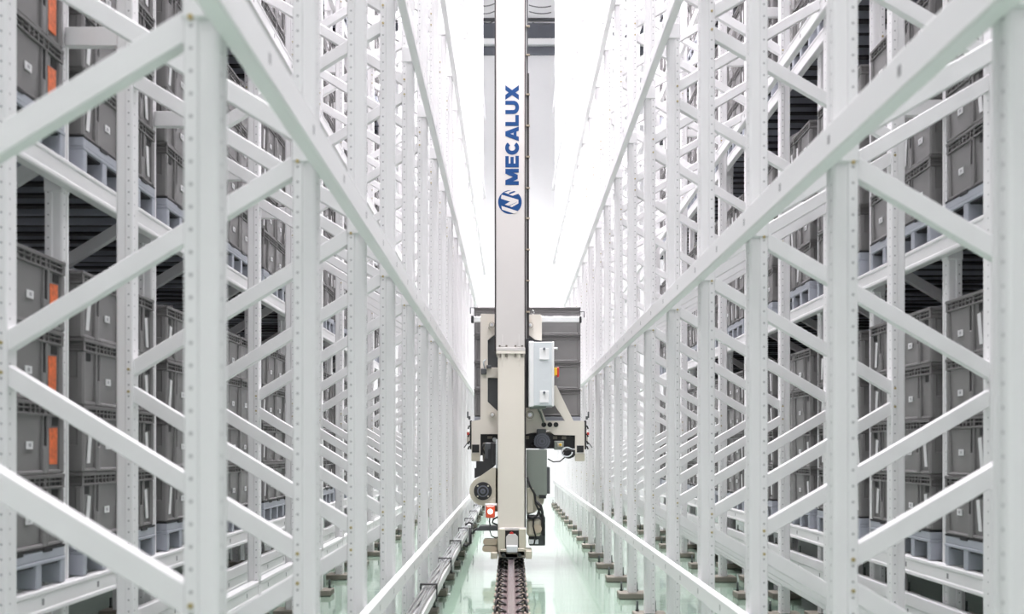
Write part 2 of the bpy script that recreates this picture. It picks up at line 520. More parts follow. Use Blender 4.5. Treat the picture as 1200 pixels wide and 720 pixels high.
# pallet: five runners that lie across the aisle direction
PW, PD, PH = 0.80, 1.20, 0.158
deck = MB()
deck.box(-.6, .6, -.4, .4, .100, .116, 'pallet', .003)
deck.box(-.585, .585, -.385, .385, .090, .1001, 'black')  # black layer paints the shade seen on the pallet's underside
deck.box(-.597, .597, -.398, .398, .116, PH, 'pallet', .004)
for x in [-.5 + .125 * k for k in range(9)]:
    deck.box(x - .006, x + .006, -.36, .36, .078, .1, 'pallet')
sheet = MB().box(-.594, .598, -.397, .397, PH - .001, PH + .008, 'black')
for y in (-.24, .0, .22):
    sheet.box(.585, .6005, y, y + .07, PH - .010, PH + .008, 'black')
run = MB().box(-.598, .598, -.021, .021, 0.003, .1005, 'pallet', .003).box(-.5, .5, -.030, .030, 0, .012, 'black', .003)  # black strip below: underside shade put into the colour
edge_run = MB().box(-.598, .598, -.019, .019, 0.003, .1005, 'pallet', .004).box(-.5, .5, -.015, .018, 0, .012, 'black', .003)  # same painted shade under the edge runner
tagm = MB().box(.34, .44, -.0215, -.0195, .02, .09, 'label')
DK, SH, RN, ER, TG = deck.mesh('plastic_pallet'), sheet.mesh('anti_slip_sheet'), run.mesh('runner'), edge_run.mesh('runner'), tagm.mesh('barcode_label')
RUNY = [-.381, -.190, 0, .190, .381]

def pallet(x, y, z, s, label, grp, detail=True, sticker=False):
    """front (short runner ends) towards +x*s"""
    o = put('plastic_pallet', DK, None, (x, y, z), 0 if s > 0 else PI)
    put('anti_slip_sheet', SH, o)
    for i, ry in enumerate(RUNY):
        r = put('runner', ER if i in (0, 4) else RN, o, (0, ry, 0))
        if sticker and i == 0:
            put('barcode_label', TG, r)
    tag(o, label, 'pallet', grp)
    return o

def crate(x, y, z, s, f, label, grp, parts=True, orange=False, nocard=False):
    c = CR[f]
    o = put('plastic_crate', c['body'] if parts else c['one'], None, (x, y, z), 0 if s > 0 else PI)
    if parts:
        put('rim', c['rim'], o)
        put('barcode_label', c['label'], o)
        if not nocard:
            k = put('paper_card', c['ocard'] if orange else c['card'], o)
            if orange: k['label'] = 'orange paper card'
    tag(o, label, 'crate', grp)
    return o

POS = ['bottom', 'second from bottom', 'third from bottom', 'top']
stuff = MB()
CMAX = 9
for key, S in SIDES.items():
    s = S['s']
    lo = 3 if key == 'duct' else 4
    for n in range(lo, 15):
        yc = (n + S['ph'] + .53) * BAY
        ordn = ORD[n - lo + 1]
        for L in range(5):
            zvis = [lo, lo, 6, 10, 12][L]
            if n < zvis:
                continue
            z = S['lev'][L]
            xc = S['pal'] - s * PD / 2
            pallet(xc, yc, z, s, f"blue-grey pallet, {ordn} from the camera, {LEVW[L]}, rear rack, {S['name']}",
                   f"pallets in the rear rack, {S['name']}", sticker=(n % 3 == 1 and s > 0))
            for j, dy in ((0, -.2), (1, .2)):
                f = 1 if (j == 0) == (s > 0) else -1
                if key == 'cabinet' and ((n == 4 and j == 1) or L == 1):
                    f = -f
                for k in range(4):
                    zc = z + PH + .009 + k * (CH + .001)
                    jx, jy = random.uniform(-.006, .004), random.uniform(-.003, .003)
                    cx = S['pal'] - s * (.305 + jx)
                    if n <= CMAX and L < 3:
                        crate(cx, yc + dy + jy, zc, s, f,
                              f"grey crate, {POS[k]}, {'near' if j == 0 else 'far'} stack, {ordn} {LEVW[L]} pallet, {S['name']}",
                              f"crates in the rear rack, {S['name']}", parts=True,
                              orange=(key == 'duct' and n == 3 and j == 1), nocard=(random.random() < .25))
                    else:
                        stuff.merge(CR[f]['mb'], (cx, yc + dy, zc), s < 0)
                    stuff.merge(plain, (S['pal'] - s * .91, yc + dy, zc))
so = stuff.build('plastic_crate_mass')
tag(so, 'grey crates in the far bays and in the row behind the front crates', 'crates', None, 'stuff')

# ------------------------------------------------------------------ room
def struct(b, name):
    o = b.build(name)
    o['kind'] = 'structure'
    o['label'] = name.replace('_', ' ')
    return o
WX, YB, YE, ZC = 4.3, -5.0, 23.6, 13.7
struct(MB().box(-WX, WX, YB, YE + .3, -.2, 0, 'floor'), 'floor')['label'] = 'glossy pale green epoxy floor'
struct(MB().box(-WX - .2, -WX, YB, YE + .3, 0, ZC, 'clad'), 'wall_left')
struct(MB().box(WX, WX + .2, YB, YE + .3, 0, ZC, 'clad'), 'wall_right')
struct(MB().box(-WX, WX, YB - .2, YB, 0, ZC, 'girt'), 'wall_back')
struct(MB().box(-WX, WX, YE, YE + .3, 0, ZC, 'girt'), 'wall_front')
struct(MB().box(-WX - .2, WX + .2, YB - .2, YE + .3, ZC, ZC + .2, 'ceil'), 'ceiling')
def zat(py, D): return CAMZ + (527 - py) / FPX * D
def xat(px, D): return (px - 599) / FPX * D
for i, (a, b_, m) in enumerate(((28, 47.5, 'slate'), (55.5, 65, 'slate'), (22, 25.5, 'dkgrey'))):
    struct(MB().box(-WX, WX, YE - .05, YE + .01, zat(b_, YE), zat(a, YE), m), f'trim_{i+1}')
struct(MB().box(-WX, WX, YE - .16, YE + .01, zat(55, YE), zat(48, YE), 'girt', .01), 'trim_4')
for i, (py0, x0, x1) in enumerate(((6, 561, 580), (15, 561, 580), (26, 566, 580), (6, 620, 646), (13.5, 620, 646), (26.5, 624, 645))):
    pts = []
    for k in range(13):
        t = k / 12
        pts.append((xat(x0 + (x1 - x0) * t, YE - .3), YE - .3, zat(py0 + 2.0 * (4 * t * (1 - t)) - (2 if i < 3 else -1) * t, YE - .3)))
    tag(MB().tube(pts, .013, 'dkgrey').build('ceiling_cable'), f"thin dark cable sagging across the far end, {ORD[i % 3 + 1]} from top, {'duct' if i < 3 else 'cabinet'} side", 'cable', 'cables at the far end')

# ------------------------------------------------------------------ crane rail
rail = empty('crane_rail', (0, 0, 0))
prof = [(-.075, .012), (.075, .012), (.075, .022), (.014, .036), (.012, .098), (.030, .108), (.030, .130), (.026, .1345), (-.026, .1345), (-.030, .130), (-.030, .108), (-.012, .098), (-.014, .036), (-.075, .022)]
MB().prism(prof, 4.5, 21.5, 'rail', 'y').build('rail_web', rail)
MB().box(-.021, .021, 4.5, 21.5, .1343, .136, 'railhead').build('running_surface', rail)
tag(rail, 'single steel rail on the floor along the middle of the aisle', 'rail')
tp = MB().box(-.150, .150, -.075, .075, .001, .013, 'tie', .003)
for sx in (-1, 1):
    tp.box(sx * .085, sx * .135, -.05, .05, .012, .030, 'tie', .004)
tpm = tp.mesh('rail_base_plate')
cm = []
for sx in (-1, 1):
    c = MB()
    c.tube([(sx * .125, -.045, .032), (sx * .125, .0, .058), (sx * .105, .035, .062), (sx * .055, .03, .040), (sx * .045, -.02, .034), (sx * .065, -.05, .046), (sx * .10, -.055, .04)], .0095, 'clip', 6)
    cm.append(c.mesh('spring_clip'))
bm_ = MB().cyl((0, 0), .011, .012, .045, 'bolt', 'z', 6, smooth=False).mesh('bolt')
for i in range(22):
    o = put('rail_base_plate', tpm, None, (0, 5.2 + i * .31, 0))
    for k, sx in enumerate((-1, 1)):
        put('spring_clip', cm[k], o); put('bolt', bm_, o, (sx * .112, .02, .014))
    tag(o, f"brown steel plate with spring clips under the rail, {ORD[i+1]} from the camera", 'rail fixing', 'plates under the crane rail')

# ------------------------------------------------------------------ cable duct by the foot of the duct-side rack
duct = empty('cable_duct', (-.59, 0, 0))
MB().box(-.055, .055, 3.0, 21.0, .225, .290, 'alu', .004).build('duct_body', duct)
for j, (dx, r) in enumerate(((-.035, .011), (-.012, .013), (.014, .010), (.036, .012))):
    pts = [(dx + .007 * math.sin(k * 1.3 + j * 2), 3.0 + k * .30, .291 + r * .8 + .004 * math.sin(k * 2.1 + j)) for k in range(61)]
    MB().tube(pts, r, 'steel', 6).build('cable', duct)
cl = MB()
cl.box(-.060, .060, -.016, .016, .318, .330, 'black', .003).box(.052, .062, -.016, .016, .20, .33, 'black', .003).box(-.062, -.052, -.016, .016, .20, .33, 'black', .003)
clm = cl.mesh('clamp')
lg = MB().box(-.04, -.015, -.02, .02, .0, .226, 'alu', .003).box(-.05, .05, -.02, .02, .0, .01, 'alu', .002).mesh('support_foot')
for k in range(12):
    put('clamp', clm, duct, (0, 4.75 + k * 1.49, 0)); put('support_foot', lg, duct, (0, 4.75 + k * 1.49, 0))
tag(duct, 'pale metal cable duct with black clamps along the foot of the racks', 'cable duct')

# ------------------------------------------------------------------ stacker crane
D0 = 9.20
def X(px, D=D0): return xat(px, D)
def Z(py, D=D0): return zat(py, D)
def pxbox(b, x0, x1, y0, y1, ya, yb, m, ch=0.0, D=None):
    d = ya if D is None else D
    return b.box(X(x0, d), X(x1, d), ya, yb, Z(y0, d), Z(y1, d), m, ch)
def pxpoly(b, pts, ya, yb, m):
    return b.prism([(X(x, ya), Z(y, ya)) for x, y in pts], ya, yb, m, 'y')
crane = empty('stacker_crane', (X(598.5), D0, .13))
CL = crane.location.copy()
def part(b, name, parent=None, root=None, label=None):
    """world-coordinate mesh put under a thing whose root sits at CL (crane) or another location"""
    rt = parent if parent is not None else crane
    r0 = rt if rt.parent is None else rt.parent
    off = Vector((0, 0, 0)); q = rt
    while q is not None:
        off += q.location; q = q.parent
    o = b.build(name, rt, origin=tuple(off), loc=(0, 0, 0))
    if label: o['label'] = label
    return o
MT = 12.9
# mast
b = MB(); b.box(X(581.3), X(614.8), D0, D0 + .34, Z(410), MT, 'mast', .008); mast = part(b, 'mast_upper', label='white mast box section')
b = MB(); pxbox(b, 583.3, 614.6, 414, 645, D0, D0 + .34, 'cream', .008); part(b, 'mast_lower', label='cream lower mast section')
fl = MB()
pxbox(fl, 581.5, 615.5, 407.5, 411, D0 - .02, D0 + .36, 'mast', .003); pxbox(fl, 581.5, 615.5, 411.3, 414.8, D0 - .02, D0 + .36, 'cream', .003)
for px in (588.8, 608.3):
    fl.prism([(D0 - .018, Z(406.5)), (D0, Z(392)), (D0 + .01, Z(392)), (D0 + .01, Z(406.5))], X(px - .7), X(px + .7), 'mast', 'x')
    fl.prism([(D0 - .018, Z(415)), (D0, Z(430)), (D0 + .01, Z(430)), (D0 + .01, Z(415))], X(px - .7), X(px + .7), 'cream', 'x')
flo = part(fl, 'flange')
for px in (585.6, 593.6, 604, 612):
    bb = MB().cyl((X(px), D0 - .010), .013, Z(418.5), Z(415), 'plate', 'z', 6, smooth=False).cyl((X(px), D0 - .010), .010, Z(406.6), Z(405), 'plate', 'z', 6, smooth=False)
    part(bb, 'bolt', flo)
g = MB(); g.box(X(579.5), X(581.6), D0 + .03, D0 + .30, Z(412), MT, 'clip'); part(g, 'guide_strip', label='dark guide strip')
g = MB(); g.box(X(614.5), X(616.4), D0 + .03, D0 + .30, Z(640), MT, 'clip'); part(g, 'guide_strip', label='dark guide strip')
g = MB(); g.box(X(616.4), X(617.4), D0 + .14, D0 + .2, Z(395), MT, 'alu').box(X(617.4), X(620.3), D0 + .12, D0 + .2, Z(395), Z(80), 'clip').box(X(617.4), X(619), D0 + .12, D0 + .2, Z(80), MT, 'dkgrey')
cs = part(g, 'cable_channel', label='dark cable channel')
for py in (-50, -12, 24, 58, 105, 142, 179, 216, 252, 289, 326, 363):
    q = MB(); q.box(X(616.5), X(621.2), D0 + .10, D0 + .13, Z(py + 1.6), Z(py), 'tan'); part(q, 'cable_clip', cs)

# lettering, read from bottom to top along the mast
def stroke_letters():
    out = []
    T = .30
    def arc(cx, cy, r0x, r0y, a0, a1, n=14, t=T):
        o = [(cx + r0x * math.cos(a0 + (a1 - a0) * i / n), cy + r0y * math.sin(a0 + (a1 - a0) * i / n)) for i in range(n + 1)]
        q = [(cx + (r0x - t) * math.cos(a1 + (a0 - a1) * i / n), cy + (r0y - t * .92) * math.sin(a1 + (a0 - a1) * i / n)) for i in range(n + 1)]
        return list(zip(o, o[1:], q[::-1][1:], q[::-1]))
    M_ = [[(0, 0), (.29, 0), (.29, 1), (0, 1)], [(.93, 0), (1.22, 0), (1.22, 1), (.93, 1)], [(.0, 1), (.36, 1), (.76, .08), (.46, .08)], [(1.22, 1), (.86, 1), (.46, .08), (.76, .08)]]
    E_ = [[(0, 0), (.30, 0), (.30, 1), (0, 1)], [(0, 0), (.88, 0), (.88, .25), (0, .25)], [(0, .38), (.80, .38), (.80, .62), (0, .62)], [(0, .75), (.86, .75), (.86, 1), (0, 1)]]
    C_ = [list(q) for q in arc(.52, .5, .52, .52, math.radians(38), math.radians(322), 20)]
    A_ = [[(0, 0), (.32, 0), (.68, 1), (.38, 1)], [(1.10, 0), (.78, 0), (.42, 1), (.72, 1)], [(.2, .17), (.90, .17), (.82, .39), (.28, .39)]]
    L_ = [[(0, 0), (.30, 0), (.30, 1), (0, 1)], [(0, 0), (.82, 0), (.82, .26), (0, .26)]]
    U_ = [[(0, .40), (.30, .40), (.30, 1), (0, 1)], [(.70, .40), (1.0, .40), (1.0, 1), (.70, 1)]] + [list(q) for q in arc(.50, .40, .50, .42, PI, 2 * PI, 14, .30)]
    X_ = [[(0, 0), (.37, 0), (1.10, 1), (.73, 1)], [(1.10, 0), (.73, 0), (0, 1), (.37, 1)]]
    adv = [(M_, 1.32), (E_, .96), (C_, 1.03), (A_, 1.14), (L_, .90), (U_, 1.07), (X_, 1.10)]
    x = 0
    for g, a in adv:
        out.append([[(px + x, py) for px, py in q] for q in g]); x += a
    return out, x
letters, tw = stroke_letters()
lh = (608 - 592.2) / FPX * D0
ll = (217 - 100) / FPX * D0
logo = empty('printed_logo'); logo.parent = crane
logo.location = (0, 0, 0)
for L_ in letters:
    b = MB()
    for iq, q in enumerate(L_):
        poly = [(X(608) - py * lh, Z(217) + px / tw * ll) for px, py in q]
        b.prism(poly, D0 - .0025 - .0001 * iq, D0 + .001 + .0001 * iq, 'blue', 'y')
    part(b, 'letter', logo)
b = MB(); ec = (X(597.6), Z(237)); er = 13.9 / FPX * D0
b.cyl(ec, er, D0 - .0022, D0 + .001, 'blue', 'y', 40, smooth=False)
emb = part(b, 'emblem_disc', logo)
b = MB()
def epoly(pts, i=[0]):
    i[0] += 1
    b.prism([(ec[0] + (x - 355) / 272 * er, ec[1] - (y - 347) / 272 * er) for x, y in pts], D0 - .0036 - .0001 * i[0], D0 - .001 + .0001 * i[0], 'mast', 'y')
epoly([(225, 128), (420, 62), (470, 85), (340, 130), (330, 165)])
epoly([(335, 178), (500, 108), (560, 150), (420, 203)])
epoly([(165, 180), (548, 294), (548, 340), (400, 352), (148, 268)])
epoly([(345, 345), (548, 300), (500, 352), (322, 432), (236, 405)])
epoly([(548, 320), (548, 378), (402, 462), (340, 440), (490, 365)])
epoly([(158, 436), (530, 556), (470, 610), (400, 598), (175, 520)])
part(b, 'emblem_mark', logo, label='white mark on the emblem')

# foot of the mast, wheel guard
b = MB()
pxbox(b, 583.5, 592, 620, 646, D0 - .05, D0 + .2, 'beige', .006); pxbox(b, 608, 616.5, 620, 646, D0 - .05, D0 + .2, 'beige', .006); pxbox(b, 585, 616, 619, 622, D0 - .03, D0 + .3, 'mast', .003)
part(b, 'guide_post')
b = MB(); pxbox(b, 592, 608, 621, 650, D0 - .012, D0 + .1, 'hole'); part(b, 'guide_recess')
b = MB(); pxpoly(b, [(593, 643), (593, 630), (596, 626.5), (604, 626.5), (607, 630), (607, 643)], D0 - .07, D0 + .02, 'mast'); part(b, 'wheel_guard')
b = MB(); b.cyl((X(599.5), Z(625.5)), .02, D0 - .05, D0, 'red', 'y', 16); part(b, 'red_reflector', label='red reflector above the wheel guard')
b = MB(); pxbox(b, 593.5, 606.5, 640, 648, D0 - .11, D0 - .02, 'cab', .008); part(b, 'buffer_pad')
b = MB()
for (x0, x1, y0, y1, m) in ((575, 583, 648, 655.5, 'beige'), (616, 623.5, 646, 655.5, 'beige'), (584, 616, 646, 654, 'plate'), (586, 594, 644, 652, 'beige'), (606, 615, 643, 652, 'beige'), (592, 607, 649, 655, 'dkgrey')):
    pxbox(b, x0, x1, y0, y1, D0 - .06, D0 + .25, m, .006)
b.box(X(585), X(615), D0 - .03, D0 + .25, .142, Z(652), 'black')
part(b, 'end_carriage')
for sx in (590, 609):
    b = MB().cyl((X(sx), Z(650)), .022, D0 - .075, D0 - .055, 'bolt', 'y', 6, smooth=False); part(b, 'bolt')
for py, m in ((636, 'tan'), (644, 'tan')):
    b = MB(); r = 3.6 / FPX * D0
    cx0, cx1 = X(569.5 if py == 636 else 568.5), X(579)
    pts = [(cx0 + r * math.cos(a), Z(py) + r * math.sin(a)) for a in [PI / 2 + PI * k / 10 for k in range(11)]] + [(cx1 + r * math.cos(a), Z(py) + r * math.sin(a)) for a in [-PI / 2 + PI * k / 10 for k in range(11)]]
    b.prism(pts, D0 + .02, D0 + .14, m, 'y'); part(b, 'guide_roller', label='tan guide roller')
b = MB(); pxbox(b, 579, 585, 630, 650, D0 + .05, D0 + .13, 'beige', .004); part(b, 'roller_bracket')
b = MB(); pxpoly(b, [(557, 622.5), (563, 617), (584, 617), (584, 622.5)], D0 + .02, D0 + .20, 'dkgrey'); part(b, 'sensor_plate', label='dark grey sensor plate')
# bottom beam of the crane running back along the rail
b = MB(); b.box(-.13, .13, D0 + .3, D0 + 2.6, .17, .42, 'cream', .01); part(b, 'bottom_beam')
for yy in (D0 + .32, D0 + 2.4):
    b = MB().cyl((yy, .286), .15, -.035, .035, 'steel', 'x', 28); part(b, 'rail_wheel')
# red signal lamp
b = MB(); pxbox(b, 568.2, 582, 591, 593.2, D0 + .0, D0 + .14, 'cabedge', .003); pxbox(b, 568.2, 569.2, 592, 608, D0 + .0, D0 + .14, 'cabedge'); lb = part(b, 'lamp_bracket')
b = MB(); pxbox(b, 569.3, 580, 593.2, 607.5, D0 - .02, D0 + .12, 'lampred', .012); lh_ = part(b, 'signal_lamp', label='glowing red signal lamp')
b = MB(); b.cyl((X(574.6), Z(599.8)), 2.9 / FPX * D0, D0 - .035, D0 - .018, 'lamp', 'y', 20, r2=3.2 / FPX * D0); part(b, 'lens', lh_)
b = MB(); b.tube([(X(574), D0, Z(607)), (X(573.5), D0, Z(612)), (X(574.5), D0 + .03, Z(617))], .007, 'black')
b.tube([(X(584), D0 + .02, Z(606)), (X(578), D0, Z(609)), (X(577), D0, Z(613)), (X(583), D0 + .02, Z(616))], .010, 'black')
b.tube([(X(574), D0, Z(622)), (X(576), D0 - .02, Z(628)), (X(581), D0, Z(631)), (X(584), D0 + .02, Z(630))], .006, 'black'); part(b, 'lamp_cable')
# hoist unit on the duct side
D1 = D0 + .12
b = MB(); R = 17 / FPX * D1; hc = (X(567, D1), Z(576, D1))
pts = [(hc[0] + R * math.cos(a), hc[1] + R * math.sin(a)) for a in [math.radians(130) + math.radians(170) * k / 18 for k in range(19)]]
pts += [(X(583, D1), Z(592, D1)), (X(584, D1), Z(549, D1)), (X(576, D1), Z(549, D1))]
b.prism(pts, D1, D1 + .3, 'beige', 'y'); hu = part(b, 'hoist_gearbox', label='beige hoist gearbox')
b = MB(); hr = lambda r: r / FPX * D1
hc2 = (X(566, D1), Z(575.8, D1))
b.cyl(hc2, hr(10.6), D1 - .02, D1 + .01, 'black', 'y', 32); b.cyl(hc2, hr(6.8), D1 - .028, D1, 'motor', 'y', 28); b.cyl(hc2, hr(5.2), D1 - .034, D1, 'black', 'y', 24); b.cyl(hc2, hr(3.2), D1 - .045, D1, 'motor', 'y', 20); b.cyl(hc2, hr(1.4), D1 - .055, D1, 'dkgrey', 'y', 12)
fd = part(b, 'drive_disc', hu, label='black drive disc')
for a in (45, 135, 225, 315):
    q = MB().cyl((hc2[0] + hr(8.6) * math.cos(math.radians(a)), hc2[1] + hr(8.6) * math.sin(math.radians(a))), hr(1.1), D1 - .03, D1 - .01, 'beige', 'y', 8); part(q, 'bolt', hu)
b = MB(); pxbox(b, 571, 584, 590, 600, D1 + .02, D1 + .2, 'beige', .006); part(b, 'hoist_foot')
b = MB(); pxpoly(b, [(556, 549), (558, 549), (558, 541), (567, 541), (567, 537.5), (572, 537.5), (572, 527), (580, 525), (581, 545), (570, 555), (556, 561)], D1 + .02, D1 + .16, 'black'); part(b, 'hoist_bracket', label='black hoist bracket')
b = MB(); pxbox(b, 568, 583, 519, 541, D1 + .06, D1 + .2, 'dkgrey', .01); pxbox(b, 575, 580, 519, 545, D1 + .0, D1 + .2, 'black', .004); pxbox(b, 581, 583, 515, 590, D1 + .0, D1 + .2, 'steel'); part(b, 'belt_housing')
# drive unit and panels on the cabinet side
b = MB(); pxbox(b, 617.5, 641, 527, 581, D1 + .03, D1 + .5, 'panelgrey', .006); tp_ = part(b, 'side_panel', label='green-grey side panel')
b = MB(); pxbox(b, 640.5, 644.5, 548, 579, D1 + .05, D1 + .4, 'dkgrey', .004); pxbox(b, 632, 640, 581, 584.5, D1 + .02, D1 + .3, 'black'); part(b, 'panel_edge', tp_)
b = MB(); pxbox(b, 617.5, 625, 572, 602, D1 + .0, D1 + .35, 'beige', .008); pxpoly(b, [(617.5, 580), (638, 584), (637, 590), (627, 601), (617.5, 604)], D1 + .06, D1 + .3, 'beige'); part(b, 'travel_gearbox', label='beige travel gearbox')
b = MB(); pxbox(b, 617.5, 634, 609, 629, D1 + .0, D1 + .3, 'beige', .02); b.cyl((X(630, D1), Z(620, D1)), hr(5), D1 - .02, D1 + .05, 'tan', 'y', 18); part(b, 'travel_motor')
b = MB(); pxbox(b, 620, 639, 606, 640, D1 + .08, D1 + .4, 'dkgrey', .008); pxbox(b, 620, 631, 633, 638, D1 - .0, D1 + .1, 'cab', .003); pxbox(b, 635, 639, 614, 628, D1 + .0, D1 + .1, 'black', .004); part(b, 'drive_box', label='dark drive box with a pale plate')
b = MB()
b.tube([(X(618), D1 - .03, Z(560)), (X(621), D1 - .03, Z(570)), (X(627), D1 - .03, Z(580)), (X(628), D1 - .03, Z(591)), (X(632), D1 - .03, Z(600)), (X(634), D1, Z(607))], .011, 'black')
b.tube([(X(628), D1 - .02, Z(588)), (X(634), D1 - .02, Z(594)), (X(636), D1 - .01, Z(602)), (X(636.5), D1, Z(612)), (X(636), D1, Z(622))], .016, 'black')
b.tube([(X(618), D1 - .02, Z(606)), (X(624), D1 - .03, Z(608)), (X(630), D1 - .02, Z(605)), (X(633), D1, Z(597))], .013, 'black')
b.tube([(X(626), D1 - .01, Z(606)), (X(625), D1 - .03, Z(618)), (X(628), D1 - .02, Z(630)), (X(626), D1, Z(640))], .008, 'black')
pxbox(b, 617.5, 629, 604, 608.5, D1 - .01, D1 + .05, 'black'); part(b, 'cable_loom', label='black cable loom')
# collector arm that reaches the duct
b = MB(); b.tube([(X(551), D0 + .0, Z(619)), (X(551), D0 + .0, Z(637)), (X(546), D0, Z(640)), (X(543), D0, Z(638))], .016, 'black')
b.tube([(X(553), D0, Z(626)), (X(557), D0, Z(621)), (X(559), D0 + .05, Z(620))], .010, 'black'); pxbox(b, 548, 554, 615, 636, D0 + .02, D0 + .06, 'alu', .004)
for yy in (0.0, .12):
    b.tube([(X(545), D0 + yy, Z(616)), (X(549), D0 + yy, Z(613.5)), (X(553), D0 + yy, Z(615)), (X(553), D0 + yy, Z(620))], .008, 'black')
part(b, 'collector_arm', label='black collector arm reaching the duct')

# ------------------------------------------------------------------ lifting carriage (behind the mast)
DC = D0 + .42
car = empty('lifting_carriage', (0, DC, Z(541, DC)))
def cpart(b, name, parent=None, label=None):
    return part(b, name, parent if parent is not None else car, label=label)
def P(b, pts, m, y0=DC, y1=DC + .04): return pxpoly(b, pts, y0, y1, m)
b = MB(); P(b, [(563, 369), (564.5, 367.8), (585, 368.5), (585, 391), (580, 392), (571.5, 398.5), (571.5, 471), (584, 483), (584, 509), (563, 509), (563, 532), (552.3, 532), (552.3, 494), (563, 492)], 'cream'); lp = cpart(b, 'side_plate', label='cream carriage plate beside the mast')
b = MB(); P(b, [(612, 369), (633, 368.5), (635, 370), (635, 399.5), (627, 398), (618, 391), (612, 390)], 'cream'); cpart(b, 'upper_plate', label='cream upper bracket plate')
b = MB(); P(b, [(612, 478), (634, 478), (640, 493.5), (683, 493.5), (685, 495), (685, 531), (674, 531), (674, 510.5), (650, 510), (640, 504), (612, 510)], 'cream'); rp = cpart(b, 'lower_plate', label='cream lower carriage plate')
b = MB(); P(b, [(647, 470), (647, 452), (652, 452), (672, 493.5), (662, 493.5)], 'cream', DC + .005, DC + .06); cpart(b, 'diagonal_strut')
for px, py, r in ((576.5, 381.5, 4.6), (621, 382, 4.8), (577, 486.5, 4.0), (621, 486.5, 6.2)):
    b = MB(); k = lambda v: v / FPX * DC
    b.cyl((X(px, DC), Z(py, DC)), k(r), DC - .03, DC + .01, 'cream', 'y', 24); b.cyl((X(px, DC), Z(py, DC)), k(r * .74), DC - .032, DC, 'plate', 'y', 24); b.cyl((X(px, DC), Z(py, DC)), k(r * .64), DC - .040, DC, 'cream', 'y', 20); b.cyl((X(px, DC), Z(py, DC)), k(r * .38), DC - .05, DC, 'steel', 'y', 8); cpart(b, 'roller_boss')
b = MB()
for px in (637.3, 644.4, 651.5):
    b.cyl((X(px, DC), Z(498, DC)), 2.9 / FPX * DC, DC - .008, DC + .01, 'hole', 'y', 20)
pxbox(b, 553.2, 561.6, 521.3, 530.6, DC - .008, DC + .01, 'hole'); pxbox(b, 676, 684, 522.5, 530.5, DC - .008, DC + .01, 'hole'); cpart(b, 'punched_hole')
for x0, x1 in ((552.3, 562.5), (674, 685.3)):
    b = MB(); pxbox(b, x0, x1, 531.5, 540.8, DC, DC + .06, 'beige', .006); cpart(b, 'foot_block')
b = MB(); pxbox(b, 555.3, 681, 371.2, 377.6, DC + .06, DC + .1, 'alu', .004); cb = cpart(b, 'cross_bar', label='pale metal cross bar')
for x0, x1, y0, y1 in ((552, 554.8, 370, 378), (679, 681.6, 371, 378)):
    b = MB(); pxbox(b, x0, x1, y0, y1, DC + .04, DC + .12, 'black', .003); cpart(b, 'end_stop', cb)
b = MB()
b.tube([(X(556, DC), DC + .05, Z(360, DC)), (X(551, DC), DC + .05, Z(360, DC)), (X(551, DC), DC + .05, Z(367, DC))], .006, 'dkgrey')
b.tube([(X(679, DC), DC + .05, Z(364.5, DC)), (X(685, DC), DC + .05, Z(364.5, DC)), (X(685, DC), DC + .05, Z(371.5, DC))], .006, 'dkgrey'); cpart(b, 'guard_hook')
b = MB(); pts = [(X(624.6 + 1.4 * math.cos(a), DC), DC + .02, Z(366 - 2.4 * math.sin(a), DC)) for a in [2 * PI * k / 14 for k in range(15)]]
b.tube(pts, .005, 'steel'); cpart(b, 'lifting_eye')
# dark backing with openings behind the lower plate
b = MB(); pxbox(b, 563, 584, 508, 534, DC + .08, DC + .12, 'black'); pxbox(b, 612, 674, 508, 526, DC + .08, DC + .12, 'black')
for x0, x1, y0, y1 in ((571, 577, 511.5, 514.5), (616, 620, 511, 515), (648, 653, 511.5, 515), (658.5, 663.5, 511.5, 515)):
    pxbox(b, x0, x1, y0, y1, DC + .07, DC + .09, 'plate')
b.cyl((X(579.5, DC), Z(515.5, DC)), .024, DC + .05, DC + .09, 'cab', 'y', 16); cpart(b, 'recess_plate', label='black plate behind the carriage cut-outs')
b = MB(); pxbox(b, 565.5, 573, 519, 541, DC + .03, DC + .1, 'plate', .01); pxbox(b, 574, 582, 523, 536, DC + .05, DC + .1, 'dkgrey', .005); b.tube([(X(567, DC), DC, Z(521, DC)), (X(565, DC), DC, Z(526, DC)), (X(568, DC), DC, Z(532, DC))], .012, 'black'); cpart(b, 'sensor_block')
# motor
b = MB(); mc = (X(635, DC), Z(517.5, DC)); kk = lambda v: v / FPX * DC
b.cyl(mc, kk(9.3), DC - .06, DC + .1, 'motor', 'y', 32)
for i in range(28):
    a = 2 * PI * i / 28
    b.bar((mc[0] + kk(8.6) * math.cos(a), DC - .05, mc[1] + kk(8.6) * math.sin(a)), (mc[0] + kk(8.6) * math.cos(a), DC + .1, mc[1] + kk(8.6) * math.sin(a)), .006, kk(2.2), 'motor', (math.cos(a + PI / 2), 0, math.sin(a + PI / 2)))
for r, m, d in ((7.4, 'dkgrey', .064), (6.6, 'motor', .066), (4.8, 'dkgrey', .068), (4.0, 'motor', .071), (1.6, 'dkgrey', .075)):
    b.cyl(mc, kk(r), DC - d, DC, m, 'y', 28)
mo = cpart(b, 'lift_motor', label='round blue-grey finned motor')
b = MB(); pxbox(b, 629, 640, 503, 509.5, DC - .05, DC + .07, 'dkgrey', .006); cpart(b, 'terminal_box', mo)
b = MB(); pxbox(b, 649.5, 661, 517, 527.5, DC - .03, DC + .06, 'panelgrey', .006); pxbox(b, 653, 659, 519.5, 524, DC - .04, DC, 'beige', .004); b.cyl((X(656.5, DC), Z(521.5, DC)), .014, DC - .05, DC - .03, 'yellow', 'y', 10); cpart(b, 'connector_box')
b = MB()
